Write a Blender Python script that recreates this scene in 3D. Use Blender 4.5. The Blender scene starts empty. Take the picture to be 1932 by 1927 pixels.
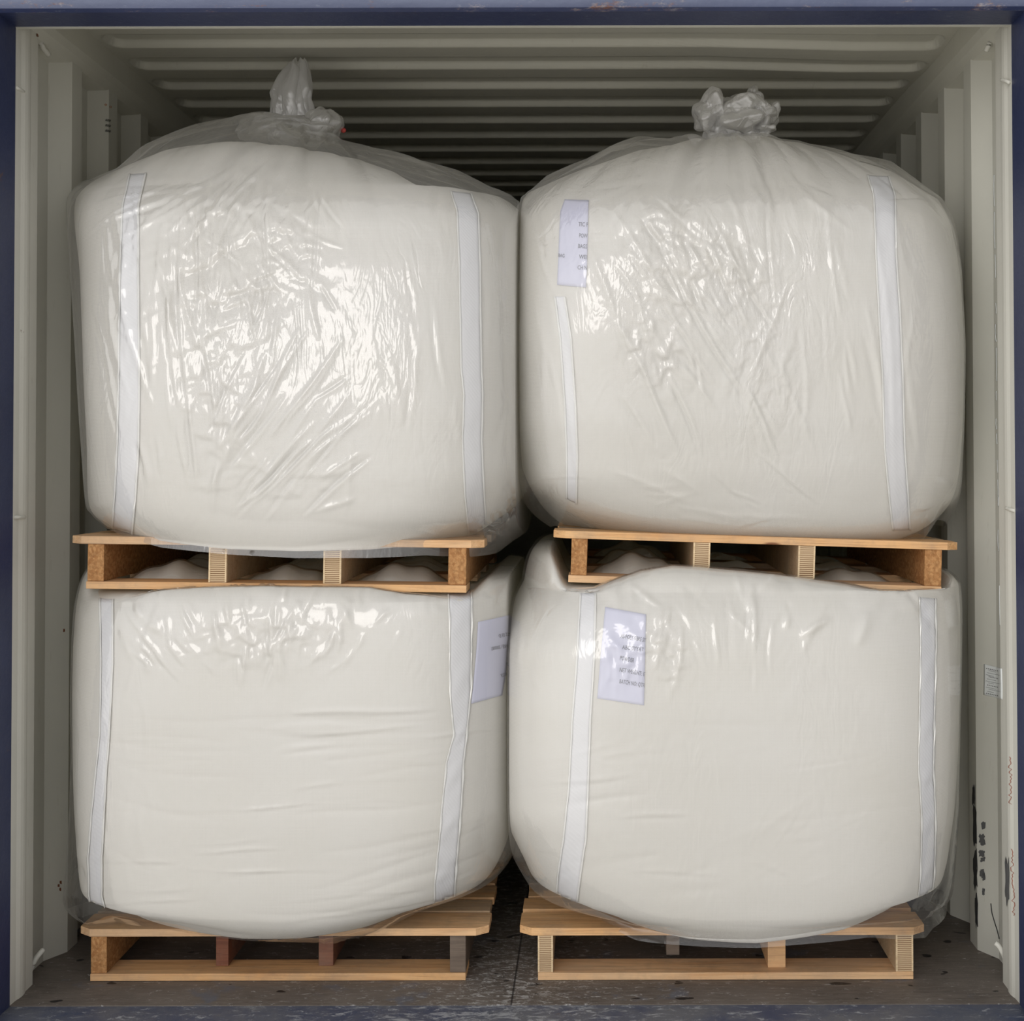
import bpy, math, random
import numpy as np
from mathutils import Matrix, Vector
from mathutils.bvhtree import BVHTree

sc = bpy.context.scene
COL = sc.collection
PI = math.pi

# ------------------------------------------------------------------ camera
FPX, PX0, PY0 = 2665.0, 1120.0, 812.0          # focal length and optical centre in pixels of the 1932x1927 frame
CAM = np.array([0.186, -3.30, 1.262])
M = Matrix.Rotation(math.radians(91.2), 4, 'X') @ Matrix.Rotation(math.radians(-0.13), 4, 'Z')
cd = bpy.data.cameras.new('camera'); cam = bpy.data.objects.new('camera', cd); COL.objects.link(cam)
cam.matrix_world = Matrix.Translation(Vector(CAM)) @ M
cd.sensor_fit = 'HORIZONTAL'; cd.sensor_width = 36.0; cd.lens = FPX / 1932 * 36
cd.shift_x = (966 - PX0) / 1932; cd.shift_y = -(963.5 - PY0) / 1932
cd.clip_start = 0.05; cd.clip_end = 100
sc.camera = cam
RM = np.array(M.to_3x3())

# ------------------------------------------------------------------ light, sky, exposure
sc.view_settings.view_transform = 'Standard'; sc.view_settings.look = 'None'
sc.view_settings.gamma = 1.0; sc.view_settings.use_curve_mapping = False
sc.view_settings.exposure = 0.52
sc.cycles.max_bounces = 7; sc.cycles.diffuse_bounces = 4; sc.cycles.use_adaptive_sampling = True; sc.cycles.adaptive_threshold = 0.025; sc.cycles.glossy_bounces = 3
sc.cycles.transparent_max_bounces = 24; sc.cycles.transmission_bounces = 4
sc.cycles.sample_clamp_indirect = 4.0
sc.cycles.caustics_reflective = False; sc.cycles.caustics_refractive = False
w = bpy.data.worlds.new('overcast'); sc.world = w; w.use_nodes = True
nt = w.node_tree; nt.nodes.clear()
g = nt.nodes.new('ShaderNodeNewGeometry'); sx = nt.nodes.new('ShaderNodeSeparateXYZ')
mr = nt.nodes.new('ShaderNodeMapRange'); cr = nt.nodes.new('ShaderNodeValToRGB')
bg = nt.nodes.new('ShaderNodeBackground'); ou = nt.nodes.new('ShaderNodeOutputWorld')
tc = nt.nodes.new('ShaderNodeTexCoord')
nt.links.new(tc.outputs['Generated'], sx.inputs[0]); nt.links.new(sx.outputs[2], mr.inputs[0])
mr.inputs[1].default_value = -1; mr.inputs[2].default_value = 1
nt.links.new(mr.outputs[0], cr.inputs[0]); nt.links.new(cr.outputs[0], bg.inputs[0]); nt.links.new(bg.outputs[0], ou.inputs[0])
e = cr.color_ramp.elements
e[0].position = 0.0; e[0].color = (.53, .51, .48, 1)
e[1].position = 1.0; e[1].color = (.82, .83, .86, 1)
for p, c in ((.40, (.69, .67, .64, 1)), (.49, (.80, .785, .765, 1)), (.66, (.87, .87, .88, 1))):
    k = e.new(p); k.color = c
def mth(op, a, b):
    m_ = nt.nodes.new('ShaderNodeMath'); m_.operation = op
    for k_, v_ in ((0, a), (1, b)):
        if isinstance(v_, (int, float)): m_.inputs[k_].default_value = v_
        else: nt.links.new(v_, m_.inputs[k_])
    return m_.outputs[0]
dt = nt.nodes.new('ShaderNodeVectorMath'); dt.operation = 'DOT_PRODUCT'     # the open sky ahead of the doors, a little to the left
nt.links.new(tc.outputs['Generated'], dt.inputs[0]); dt.inputs[1].default_value = (-.26, -.963, .07)
side = mth('ADD', .46, mth('MULTIPLY', mth('POWER', mth('MAXIMUM', dt.outputs['Value'], 0.0), 5.0), 1.60))
side = mth('ADD', side, mth('MULTIPLY', mth('MAXIMUM', mth('MULTIPLY', sx.outputs[0], -1.0), 0.0), .38))
nt.links.new(side, bg.inputs[1])
ld = bpy.data.lights.new('bright_sky', 'SUN'); lo = bpy.data.objects.new('bright_sky', ld); COL.objects.link(lo)
ld.energy = 0.15; ld.angle = math.radians(15); ld.color = (1, .96, .92)
lo.rotation_euler = (math.radians(90 - 14), 0, math.radians(-12))      # shines into the container from behind the camera

# ------------------------------------------------------------------ pixel helpers (measuring the photograph)
def ray(px, py):
    d = RM @ np.array([(px - PX0) / FPX, -(py - PY0) / FPX, -1.0])
    return d / np.linalg.norm(d)
def at(px, py, Y):
    d = ray(px, py); t = (Y - CAM[1]) / d[1]
    return CAM + d * t
def proj(P):
    v = (np.asarray(P) - CAM) @ RM
    return PX0 + FPX * v[..., 0] / -v[..., 2], PY0 - FPX * v[..., 1] / -v[..., 2]

# ------------------------------------------------------------------ object helpers
def mesh_obj(name, V, F, mat=None, parent=None, smooth=False, mats=None, midx=None):
    me = bpy.data.meshes.new(name)
    V = np.asarray(V, dtype=np.float32)
    if isinstance(F, np.ndarray):
        n = len(F); k = F.shape[1]
        me.vertices.add(len(V)); me.vertices.foreach_set('co', V.ravel())
        me.loops.add(n * k); me.loops.foreach_set('vertex_index', F.astype(np.int32).ravel())
        me.polygons.add(n); me.polygons.foreach_set('loop_start', np.arange(0, n * k, k, dtype=np.int32))
        me.polygons.foreach_set('loop_total', np.full(n, k, dtype=np.int32))
        me.update(calc_edges=True); me.validate()
    else:
        me.from_pydata([tuple(map(float, v)) for v in V], [], [tuple(f) for f in F]); me.update()
    if mats:
        for m in mats: me.materials.append(m)
        me.polygons.foreach_set('material_index', np.asarray(midx, dtype=np.int32))
    elif mat: me.materials.append(mat)
    if smooth: me.polygons.foreach_set('use_smooth', np.ones(len(me.polygons), dtype=bool))
    o = bpy.data.objects.new(name, me); COL.objects.link(o)
    if parent: o.parent = parent
    return o
def empty(name, loc, label, cat, group=None, rot=(0, 0, 0)):
    o = bpy.data.objects.new(name, None); COL.objects.link(o); o.empty_display_size = .1
    o.location = loc; o.rotation_euler = rot; o['label'] = label; o['category'] = cat
    if group: o['group'] = group
    return o
def tag(o, label, cat, group=None):
    o['label'] = label; o['category'] = cat
    if group: o['group'] = group
    return o
def struct(o): o['kind'] = 'structure'; return o
def setmod_bevel(o, wd, seg=2):
    m = o.modifiers.new('bevel', 'BEVEL'); m.width = wd; m.segments = seg; m.limit_method = 'ANGLE'; m.angle_limit = math.radians(40)
def box(x0, x1, y0, y1, z0, z1):
    V = [(x, y, z) for x in (x0, x1) for y in (y0, y1) for z in (z0, z1)]
    F = [(0, 1, 3, 2), (4, 6, 7, 5), (0, 4, 5, 1), (2, 3, 7, 6), (0, 2, 6, 4), (1, 5, 7, 3)]
    return V, F
def join(parts):
    V, F = [], []
    for v, f in parts:
        b = len(V); V += list(v); F += [tuple(i + b for i in q) for q in f]
    return V, F
def grid_faces(nu, nv, wrap=False):
    i = np.arange(nv - 1)[:, None]; j = np.arange(nu if wrap else nu - 1)[None, :]
    j2 = (j + 1) % nu
    return np.stack([i * nu + j, i * nu + j2, (i + 1) * nu + j2, (i + 1) * nu + j], -1).reshape(-1, 4)
def extrude_profile_z(prof, z0, z1):
    V = [(x, y, z) for z in (z0, z1) for x, y in prof]; n = len(prof)
    return V, [(i, i + 1, n + i + 1, n + i) for i in range(n - 1)]
def extrude_closed_z(prof, z0, z1):
    V = [(x, y, z) for z in (z0, z1) for x, y in prof]; n = len(prof)
    F = [(i, (i + 1) % n, n + (i + 1) % n, n + i) for i in range(n)] + [tuple(range(n))[::-1], tuple(range(n, 2 * n))]
    return V, F
def tube(P, r, k=10):
    P = [Vector(tuple(p)) for p in P]; V = []; n = len(P)
    for i, p in enumerate(P):
        t = (P[min(i + 1, n - 1)] - P[max(i - 1, 0)]).normalized()
        a = t.cross(Vector((0, 0, 1)) if abs(t.z) < .9 else Vector((1, 0, 0))).normalized(); b = t.cross(a)
        rr = r[i] if isinstance(r, (list, tuple)) else r
        for j in range(k):
            q = 2 * PI * j / k; V.append(p + (a * math.cos(q) + b * math.sin(q)) * rr)
    F = [(i * k + j, i * k + (j + 1) % k, (i + 1) * k + (j + 1) % k, (i + 1) * k + j) for i in range(n - 1) for j in range(k)]
    F += [tuple(range(k))[::-1], tuple((n - 1) * k + j for j in range(k))]
    return V, F
def catmull(P, m=8):
    P = [np.array(p, float) for p in P]; P = [2 * P[0] - P[1]] + P + [2 * P[-1] - P[-2]]; out = []
    for i in range(1, len(P) - 2):
        for t in np.linspace(0, 1, m, endpoint=False):
            a, b, c, d = P[i - 1:i + 3]
            out.append(.5 * (2 * b + (c - a) * t + (2 * a - 5 * b + 4 * c - d) * t * t + (3 * b - a - 3 * c + d) * t ** 3))
    out.append(P[-2]); return out

# ------------------------------------------------------------------ materials
class NT:
    def __init__(s, name):
        s.m = bpy.data.materials.new(name); s.m.use_nodes = True; s.t = s.m.node_tree; s.t.nodes.clear()
        s.out = s.t.nodes.new('ShaderNodeOutputMaterial')
    def n(s, typ, **kw):
        nd = s.t.nodes.new('ShaderNode' + typ)
        for k, v in kw.items():
            if k.startswith('i_'):
                key = k[2:]; key = int(key) if key.isdigit() else key.replace('_', ' ')
                if hasattr(v, 'is_linked') or isinstance(v, bpy.types.NodeSocket): s.t.links.new(v, nd.inputs[key])
                else: nd.inputs[key].default_value = v
            else: setattr(nd, k, v)
        return nd
    def coord(s, scale=(1, 1, 1), loc=(0, 0, 0), kind='Object'):
        tc = s.n('TexCoord'); mp = s.n('Mapping', i_Vector=tc.outputs[kind], i_Scale=scale, i_Location=loc); return mp.outputs[0]
    def noise(s, scale, detail=4, rough=.55, vec=None, dist=0.0):
        nd = s.n('TexNoise', i_Scale=scale, i_Detail=detail, i_Roughness=rough, i_Distortion=dist)
        if vec is not None: s.t.links.new(vec, nd.inputs['Vector'])
        return nd.outputs[0]
    def ramp(s, fac, stops, interp='LINEAR'):
        nd = s.n('ValToRGB'); s.t.links.new(fac, nd.inputs[0]); r = nd.color_ramp; r.interpolation = interp
        for i, (p, c) in enumerate(stops):
            c = (c, c, c, 1) if isinstance(c, (int, float)) else tuple(c) + (1,)
            if i < 2: r.elements[i].position = p; r.elements[i].color = c
            else: r.elements.new(p).color = c
        return nd.outputs[0]
    def mix(s, f, a, b, bt='MIX'):
        nd = s.n('Mix', data_type='RGBA', blend_type=bt)
        for k, v in ((0, f), (6, a), (7, b)):
            if isinstance(v, bpy.types.NodeSocket): s.t.links.new(v, nd.inputs[k])
            else: nd.inputs[k].default_value = v if k == 0 else tuple(v) + (1,)
        return nd.outputs[2]
    def math(s, op, a, b=0.0, clamp=False):
        nd = s.n('Math', operation=op, use_clamp=clamp)
        for k, v in ((0, a), (1, b)):
            if isinstance(v, bpy.types.NodeSocket): s.t.links.new(v, nd.inputs[k])
            else: nd.inputs[k].default_value = v
        return nd.outputs[0]
    def bump(s, h, dist, st=1.0):
        return s.n('Bump', i_Height=h, i_Distance=dist, i_Strength=st).outputs[0]
    def pbr(s, col, rough=.6, normal=None, metal=0.0, spec=.5, sub=0):
        p = s.n('BsdfPrincipled')
        for k, v in (('Base Color', col), ('Roughness', rough), ('Metallic', metal), ('Specular IOR Level', spec)):
            if isinstance(v, bpy.types.NodeSocket): s.t.links.new(v, p.inputs[k])
            else: p.inputs[k].default_value = tuple(v) + (1,) if k == 'Base Color' else v
        if normal: s.t.links.new(normal, p.inputs['Normal'])
        s.t.links.new(p.outputs[0], s.out.inputs[0]); return s.m

def mat_cream(name, base=(.66, .65, .575), rust=.68):
    s = NT(name); c = s.coord(); c2 = s.coord((3, 3, .5))
    a = s.noise(2.2, 5, .6, c); b = s.noise(14, 6, .7, c2)
    col = s.mix(s.ramp(a, [(.3, 0.0), (.75, 1.0)]), base, tuple(x * .88 for x in base))
    col = s.mix(s.ramp(b, [(.62, 0.0), (.78, .35)]), col, (.30, .25, .18))
    r = s.noise(38, 6, .75, c)
    col = s.mix(s.ramp(r, [(rust + .04, 0.0), (rust + .07, .8)]), col, (.10, .045, .02))
    return s.pbr(col, .48, s.bump(s.noise(60, 3, .5, c), .0006, .6), spec=.35)
def mat_blue(name, wear=.60, edge=None):
    s = NT(name); c = s.coord(); c2 = s.coord((1.2, 6, 6))
    a = s.noise(3, 6, .65, c)
    col = s.mix(s.ramp(a, [(.3, 0.0), (.7, 1.0)]), (.018, .027, .080), (.036, .048, .115))
    sc_ = s.noise(26, 8, .8, c2)
    col = s.mix(s.ramp(sc_, [(wear, 0.0), (wear + .06, .7)]), col, (.22, .24, .28))
    r = s.noise(9, 8, .75, s.coord((1, 1, 1), (5, 3, 1)))
    col = s.mix(s.ramp(r, [(.66, 0.0), (.69, .85)]), col, (.13, .055, .03))
    if name.endswith('header'):
        spf = s.n('SeparateXYZ', i_Vector=s.coord()); ff = s.ramp(s.math('MULTIPLY', spf.outputs[1], -1.0), [(.110, 0.0), (.116, 1.0)])
        col = s.mix(s.math('MULTIPLY', ff, s.ramp(s.noise(5, 6, .7, c2), [(.3, .95), (.75, .5)])), col, (.15, .175, .26))
    if edge:                                   # rust and bare steel along a rubbed edge: object z or y value
        axis, v0, wd = edge
        sp = s.n('SeparateXYZ', i_Vector=s.coord())
        d = s.math('ABSOLUTE', s.math('SUBTRACT', sp.outputs[axis], v0))
        near = s.ramp(s.math('DIVIDE', d, wd), [(0.0, 1.0), (1.0, 0.0)])
        q = s.noise(7, 8, .8, s.coord((1, 3, 3), (9, 0, 0)))
        m1 = s.math('MULTIPLY', near, s.ramp(q, [(.56, 0.0), (.64, .9)]), True)
        col = s.mix(m1, col, s.mix(s.ramp(s.noise(50, 4, .6, c), [(.4, 0.0), (.6, 1.0)]), (.30, .27, .27), (.16, .065, .035)))
    return s.pbr(col, .42, s.bump(s.noise(40, 5, .6, c), .0015, .8), spec=.45)
def mat_sill():
    s = NT('worn_blue_steel'); c = s.coord(); a = s.noise(4, 6, .7, c)
    col = s.mix(s.ramp(a, [(.38, 0.0), (.62, 1.0)]), (.045, .060, .11), (.13, .135, .15))
    t = s.noise(22, 9, .85, s.coord((1, 2.2, 1), (2, 1, 0)), .6)
    sp = s.n('SeparateXYZ', i_Vector=s.coord())
    cen = s.ramp(s.math('ABSOLUTE', s.math('SUBTRACT', sp.outputs[0], -.05)), [(0.0, 1.0), (.45, .45), (1.0, .25)])
    t2 = s.math('ADD', t, s.math('MULTIPLY', cen, .09))
    col = s.mix(s.ramp(t2, [(.585, 0.0), (.64, .8)]), col, (.42, .43, .44))
    b = s.noise(7, 7, .8, s.coord((1, 1, 1), (7, 7, 0)))
    col = s.mix(s.ramp(b, [(.62, 0.0), (.66, .7)]), col, (.10, .075, .06))
    return s.pbr(col, .45, s.bump(t, .002, .7), spec=.5)
def mat_floor():
    s = NT('worn_plywood_floor'); c = s.coord()
    a = s.noise(3, 7, .65, c); f = s.noise(30, 8, .7, s.coord((.5, 3, 1)))
    col = s.mix(s.ramp(a, [(.3, 0.0), (.7, 1.0)]), (.050, .040, .033), (.17, .145, .122))
    col = s.mix(s.ramp(f, [(.35, 0.0), (.7, .55)]), col, (.23, .195, .165))
    st = s.noise(5, 5, .6, s.coord((1, 1, 1), (3, 8, 0)))
    col = s.mix(s.ramp(st, [(.60, 0.0), (.66, .55)]), col, (.11, .13, .17))
    d = s.noise(11, 2, .4, s.coord((1, 1.6, 1), (1, 2, 0)))
    col = s.mix(s.ramp(d, [(.685, 0.0), (.695, .95)]), col, (.008, .006, .006))
    sp = s.n('SeparateXYZ', i_Vector=s.coord())
    cen = s.ramp(s.math('ABSOLUTE', s.math('SUBTRACT', sp.outputs[0], -.02)), [(0.0, 1.0), (.30, .5), (1.0, .28)])
    t = s.noise(34, 9, .85, s.coord((1, 1.9, 1), (5, 1, 0)), .8)
    t2 = s.math('ADD', t, s.math('MULTIPLY', cen, .10))
    col = s.mix(s.ramp(t2, [(.615, 0.0), (.66, .8)]), col, (.50, .49, .47))
    seam = s.ramp(s.math('ABSOLUTE', s.math('SUBTRACT', sp.outputs[0], -.008)), [(.0018, 1.0), (.0032, 0.0)])
    col = s.mix(seam, col, (.01, .008, .008))
    return s.pbr(col, s.ramp(a, [(0.0, .45), (1.0, .75)]), s.bump(f, .002, .6), spec=.4)
def mat_pine(name, c1, c2, c3, seed, dirt=.5):
    s = NT(name); c = s.coord((1.2, 14, 22), (seed, seed * 1.7, seed * .3))
    a = s.noise(2.6, 5, .6, c, .8); a2 = s.noise(7, 6, .7, s.coord((.8, 22, 40), (seed * 2, seed, seed)), .4)
    col = s.mix(s.ramp(a, [(.32, 0.0), (.52, .45), (.68, 1.0)]), c1, c2)
    col = s.mix(s.ramp(a2, [(.50, 0.0), (.68, .65)]), col, tuple(x * .55 for x in c2))
    up = s.n('SeparateXYZ', i_Vector=s.coord()); ds = s.noise(4, 6, .7, s.coord((1, 2, 1), (seed, 3, 1)))
    col = s.mix(s.ramp(ds, [(.42, 0.0), (.62, dirt * .6)]), col, (.33, .27, .21))
    k = s.n('TexVoronoi', i_Scale=3.2, i_Vector=s.coord((1, 4, 4), (seed * 3.1, seed, seed)))
    col = s.mix(s.ramp(k.outputs[0], [(.045, .9), (.085, 0.0)]), col, c3)
    dd = s.noise(7, 6, .7, s.coord((1, 1, 1), (seed, 0, seed)))
    col = s.mix(s.ramp(dd, [(.5, 0.0), (.75, dirt)]), col, (.20, .16, .12))
    return s.pbr(col, .65, s.bump(a, .0012, .5), spec=.3)
def mat_chip(name, c1, c2):
    s = NT(name); v = s.n('TexVoronoi', i_Scale=170.0, i_Vector=s.coord((1, .5, .8)))
    sep = s.n('SeparateColor', i_0=v.outputs[1]).outputs[0]
    col = s.mix(sep, c1, c2); n_ = s.noise(120, 4, .7, s.coord())
    col = s.mix(s.ramp(n_, [(.35, .6), (.6, 0.0)]), col, tuple(x * .55 for x in c1))
    return s.pbr(col, .75, s.bump(n_, .001, .5), spec=.25)
def mat_lvl_end():
    s = NT('laminated_veneer_end'); sp = s.n('SeparateXYZ', i_Vector=s.coord())
    zz = s.math('ADD', s.math('MULTIPLY', sp.outputs[2], 210.0), s.math('MULTIPLY', s.noise(20, 2, .5, s.coord((.3, 1, 1.0))), 1.6))
    f = s.math('FRACT', zz); st = s.ramp(f, [(0.0, 0.0), (.34, .1), (.5, 1.0), (.85, 1.0), (1.0, 0.0)])
    col = s.mix(st, (.20, .11, .055), (.66, .50, .31))
    return s.pbr(col, .7, s.bump(st, .0012, .5), spec=.25)
def mat_fabric():
    s = NT('woven_polypropylene'); tcn = s.n('TexCoord')
    w1 = s.n('TexWave', i_Scale=95.0, i_Distortion=1.5, i_Vector=s.coord(), bands_direction='Z')
    w2 = s.n('TexWave', i_Scale=95.0, i_Distortion=1.5, i_Vector=s.coord(), bands_direction='X')
    wv = s.math('MULTIPLY', w1.outputs[1], w2.outputs[1])
    a = s.noise(3.5, 4, .5, s.coord())
    col = s.mix(s.ramp(a, [(.3, 0.0), (.7, 1.0)]), (.845, .815, .75), (.865, .84, .79))
    sm = s.noise(5, 5, .6, s.coord((1, 1, 1), (4, 4, 2)))
    col = s.mix(s.ramp(sm, [(.735, 0.0), (.79, .25)]), col, (.70, .60, .47))
    big = s.noise(7, 3, .5, s.coord((1.5, 1.5, 1.0)))
    st = s.noise(9, 3, .65, s.coord((3.5, 3.5, .55), (2, 7, 1)))
    h = s.math('ADD', s.math('MULTIPLY', wv, .14), s.math('ADD', big, s.math('MULTIPLY', st, .45)))
    nrm = s.bump(h, .0024, .6)
    d = s.n('BsdfDiffuse', i_Roughness=.3, i_Normal=nrm, i_Color=col)
    t = s.n('BsdfTranslucent', i_Normal=nrm, i_Color=(.93, .89, .70, 1))
    gl = s.n('BsdfGlossy', i_Roughness=.5, i_Normal=nrm, i_Color=(1, 1, 1, 1))
    m1 = s.n('MixShader', i_0=.26, i_1=d.outputs[0], i_2=t.outputs[0])
    m2 = s.n('MixShader', i_0=.03, i_1=m1.outputs[0], i_2=gl.outputs[0])
    s.t.links.new(m2.outputs[0], s.out.inputs[0]); return s.m
def mat_web():
    s = NT('white_webbing'); w1 = s.n('TexWave', i_Scale=60.0, i_Distortion=.6, i_Vector=s.coord((1, 1, 1)), bands_direction='DIAGONAL')
    return s.pbr((.735, .73, .735), .6, s.bump(w1.outputs[1], .0007, .35), spec=.3)
def mat_film(name, haze, seed, bumpd=.0022, rough=.085, stretch=.35):
    s = NT(name)
    c = s.coord((1, 1, stretch), (seed, seed, seed))
    n1 = s.noise(16, 2, .55, c, 1.6); r1 = s.math('ABSOLUTE', s.math('SUBTRACT', n1, .5))
    n2 = s.noise(44, 1, .5, s.coord((1, 1, stretch * 1.4), (seed + 3, 1, 2)), 1.2); r2 = s.math('ABSOLUTE', s.math('SUBTRACT', n2, .5))
    h = s.math('ADD', s.math('MULTIPLY', r1, 2.2), s.math('MULTIPLY', r2, .55))
    pm = s.ramp(s.noise(3.2, 1, .5, s.coord((1, 1, .7), (seed + 1, 0, 4))), [(.40, .35), (.60, 1.0)])
    nrm = s.bump(s.math('MULTIPLY', h, pm), bumpd, 1.0)
    tr = s.n('BsdfTransparent', i_Color=(.985, .985, .985, 1))
    df = s.n('BsdfDiffuse', i_Color=(.92, .905, .88, 1), i_Normal=nrm); tl = s.n('BsdfTranslucent', i_Color=(.90, .90, .89, 1), i_Normal=nrm)
    body = s.n('MixShader', i_0=.4, i_1=df.outputs[0], i_2=tl.outputs[0])
    lw = s.n('LayerWeight', i_Blend=.35)                     # a thin film looks denser seen edge-on
    hz = s.math('ADD', s.math('MULTIPLY', s.math('POWER', lw.outputs[1], 2.5), haze * 2.2), haze, True)
    b2 = s.n('MixShader', i_0=hz, i_1=tr.outputs[0], i_2=body.outputs[0])
    gl = s.n('BsdfGlossy', i_Roughness=rough, i_Normal=nrm, i_Color=(1, 1, 1, 1))
    fr = s.n('Fresnel', i_IOR=1.5, i_Normal=nrm)
    ff = s.math('MINIMUM', s.math('MULTIPLY', fr.outputs[0], 1.7), .34)
    m = s.n('MixShader', i_0=ff, i_1=b2.outputs[0], i_2=gl.outputs[0])
    s.t.links.new(m.outputs[0], s.out.inputs[0]); return s.m
def flat(name, col, rough=.6): return NT(name).pbr(col, rough)

CREAM = mat_cream('cream_painted_steel'); CREAM_ROOF = mat_cream('cream_painted_roof', (.64, .625, .54), .66)
CREAM_POST = mat_cream('cream_painted_post', (.69, .675, .60), .67)
BLUE = mat_blue('navy_painted_steel', .63); BLUE_HEAD = mat_blue('navy_painted_header', .60, (1, -.112, .030))
SILL = mat_sill(); FLOOR = mat_floor()
PINE = [mat_pine('pine_board_a', (.74, .45, .215), (.58, .30, .12), (.16, .06, .025), 1.3),
        mat_pine('pine_board_b', (.78, .51, .28), (.62, .35, .165), (.16, .06, .025), 4.7),
        mat_pine('pine_board_c', (.64, .44, .26), (.46, .29, .16), (.16, .06, .025), 8.1, .8)]
PALE = mat_pine('pale_pine', (.74, .58, .37), (.66, .48, .28), (.3, .15, .07), 2.2, .1)
REDW = mat_pine('reddish_wood', (.22, .085, .045), (.13, .045, .028), (.04, .015, .01), 6.2, .3)
DARKW = mat_pine('grey_brown_wood', (.16, .12, .09), (.09, .065, .05), (.04, .015, .01), 9.2, .3)
CHIP = mat_chip('pressed_chip_block', (.34, .155, .055), (.50, .27, .11))
LVL = mat_lvl_end(); LVLS = mat_pine('veneer_side', (.60, .45, .28), (.50, .34, .19), (.3, .15, .08), 3.3, .3)
FAB = mat_fabric(); WEB = mat_web()
STITCH = flat('stitched_edge', (.80, .79, .75))
PAPER = flat('bluish_white_paper', (.62, .62, .75), .7); INK = flat('printed_ink', (.20, .20, .24), .8)
STICK = flat('white_sticker', (.80, .82, .80), .5); BLACK = flat('black_mark', (.025, .025, .025), .7); GREYM = flat('grey_smudge', (.10, .10, .10), .8)
REDINK = flat('red_marker', (.40, .15, .10), .7); ORANGE = flat('orange_mark', (.48, .20, .08), .7)
REDTIE = flat('red_tie', (.55, .07, .06), .5); RUST = flat('rust', (.17, .06, .025), .85)

# ------------------------------------------------------------------ the container
WX, OX, L = 1.17, 1.206, 5.9
ZC = float(at(966, 49, 0.0)[2]) + .115          # ceiling a little above the header's lower edge
ZH = float(at(966, 49, 0.0)[2])
ZR = ZC - .075
print('ZH', ZH, 'ZC', ZC, 'floor check', at(966, 1893, 0.0))
struct(mesh_obj('floor', *box(-1.24, 1.24, 0.0, L + .05, -.05, 0.0), FLOOR))
v, f = box(-1.24, 1.24, -.16, -.0005, -.12, -.002)
struct(mesh_obj('trim_1', v, f, SILL))                                   # door sill
# side walls: trapezoid corrugation running from floor to top rail
def wall_profile(sgn):
    P = [(WX, .13), (OX, .15)]; y = .291
    while y < L - .3:
        P += [(OX, y), (WX, y + .068), (WX, y + .138), (OX, y + .206)]; y += .278
    P += [(OX, L)]
    return [(sgn * x, yy) for x, yy in P]
for sgn, nm in ((-1, 'wall_left'), (1, 'wall_right')):
    pr = wall_profile(sgn)
    v, f = extrude_profile_z(pr, 0.0, ZC)
    o = struct(mesh_obj(nm, v, f, CREAM))
struct(mesh_obj('wall_back', *box(-1.24, 1.24, L, L + .04, 0, ZC), CREAM))
# top side rails: sloping gusset plus vertical web
for k, sgn in ((2, -1), (3, 1)):
    pr = [(OX + .02, ZR - .052), (WX + .004, ZR - .024), (WX - .012, ZR - .006), (WX - .020, ZR + .012), (WX - .022, ZC + .03), (OX + .02, ZC + .03)]
    V = [(sgn * x, y, z) for y in (.0, L) for x, z in pr]; n = len(pr)
    F = [(i, (i + 1) % n, n + (i + 1) % n, n + i) for i in range(n)] + [tuple(range(n)), tuple(range(2 * n - 1, n - 1, -1))]
    struct(mesh_obj('trim_%d' % k, V, F, CREAM_ROOF))
# roof sheet: cross ribs pressed upward, rounded ends
xs = np.concatenate([np.linspace(-1.16, -1.02, 26), np.linspace(-.98, .98, 60), np.linspace(1.02, 1.16, 26)])
ys = np.arange(-.02, L, .0042)
X, Y = np.meshgrid(xs, ys)
RP, RO = .219, .390
u = ((Y - RO) / RP) % 1.0 * RP                       # 0 .. .209
dent = np.exp(-((X - .60) / .22) ** 2)
u = ((Y - RO + .022 * dent * np.exp(-((Y - .62) / .3) ** 2)) / RP) % 1.0 * RP
cen = np.abs(u - RP / 2)
endt = np.clip((1.128 - np.abs(X)) / .030, 0, 1); endt = np.sqrt(1 - (1 - endt) ** 2)
half = .062 * (.35 + .65 * endt)
prof = np.clip((half - cen) / .012, 0, 1); prof = prof * prof * (3 - 2 * prof)
Z = ZC + .020 * prof * np.clip(endt * 2, 0, 1) - .006 * dent * np.exp(-((Y - .55) / .35) ** 2)
Z -= .014 * np.clip((X - .50) / .4, 0, 1) * np.exp(-((Y - .66) / .24) ** 2)
Z[Y < .06] = ZC
struct(mesh_obj('ceiling', np.stack([X, Y, Z], -1).reshape(-1, 3), grid_faces(len(xs), len(ys)), CREAM_ROOF, smooth=True))
struct(mesh_obj('trim_4', *box(-1.24, 1.24, -.002, .012, ZH - .001, ZC + .04), CREAM_ROOF))     # inner face of header
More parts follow.
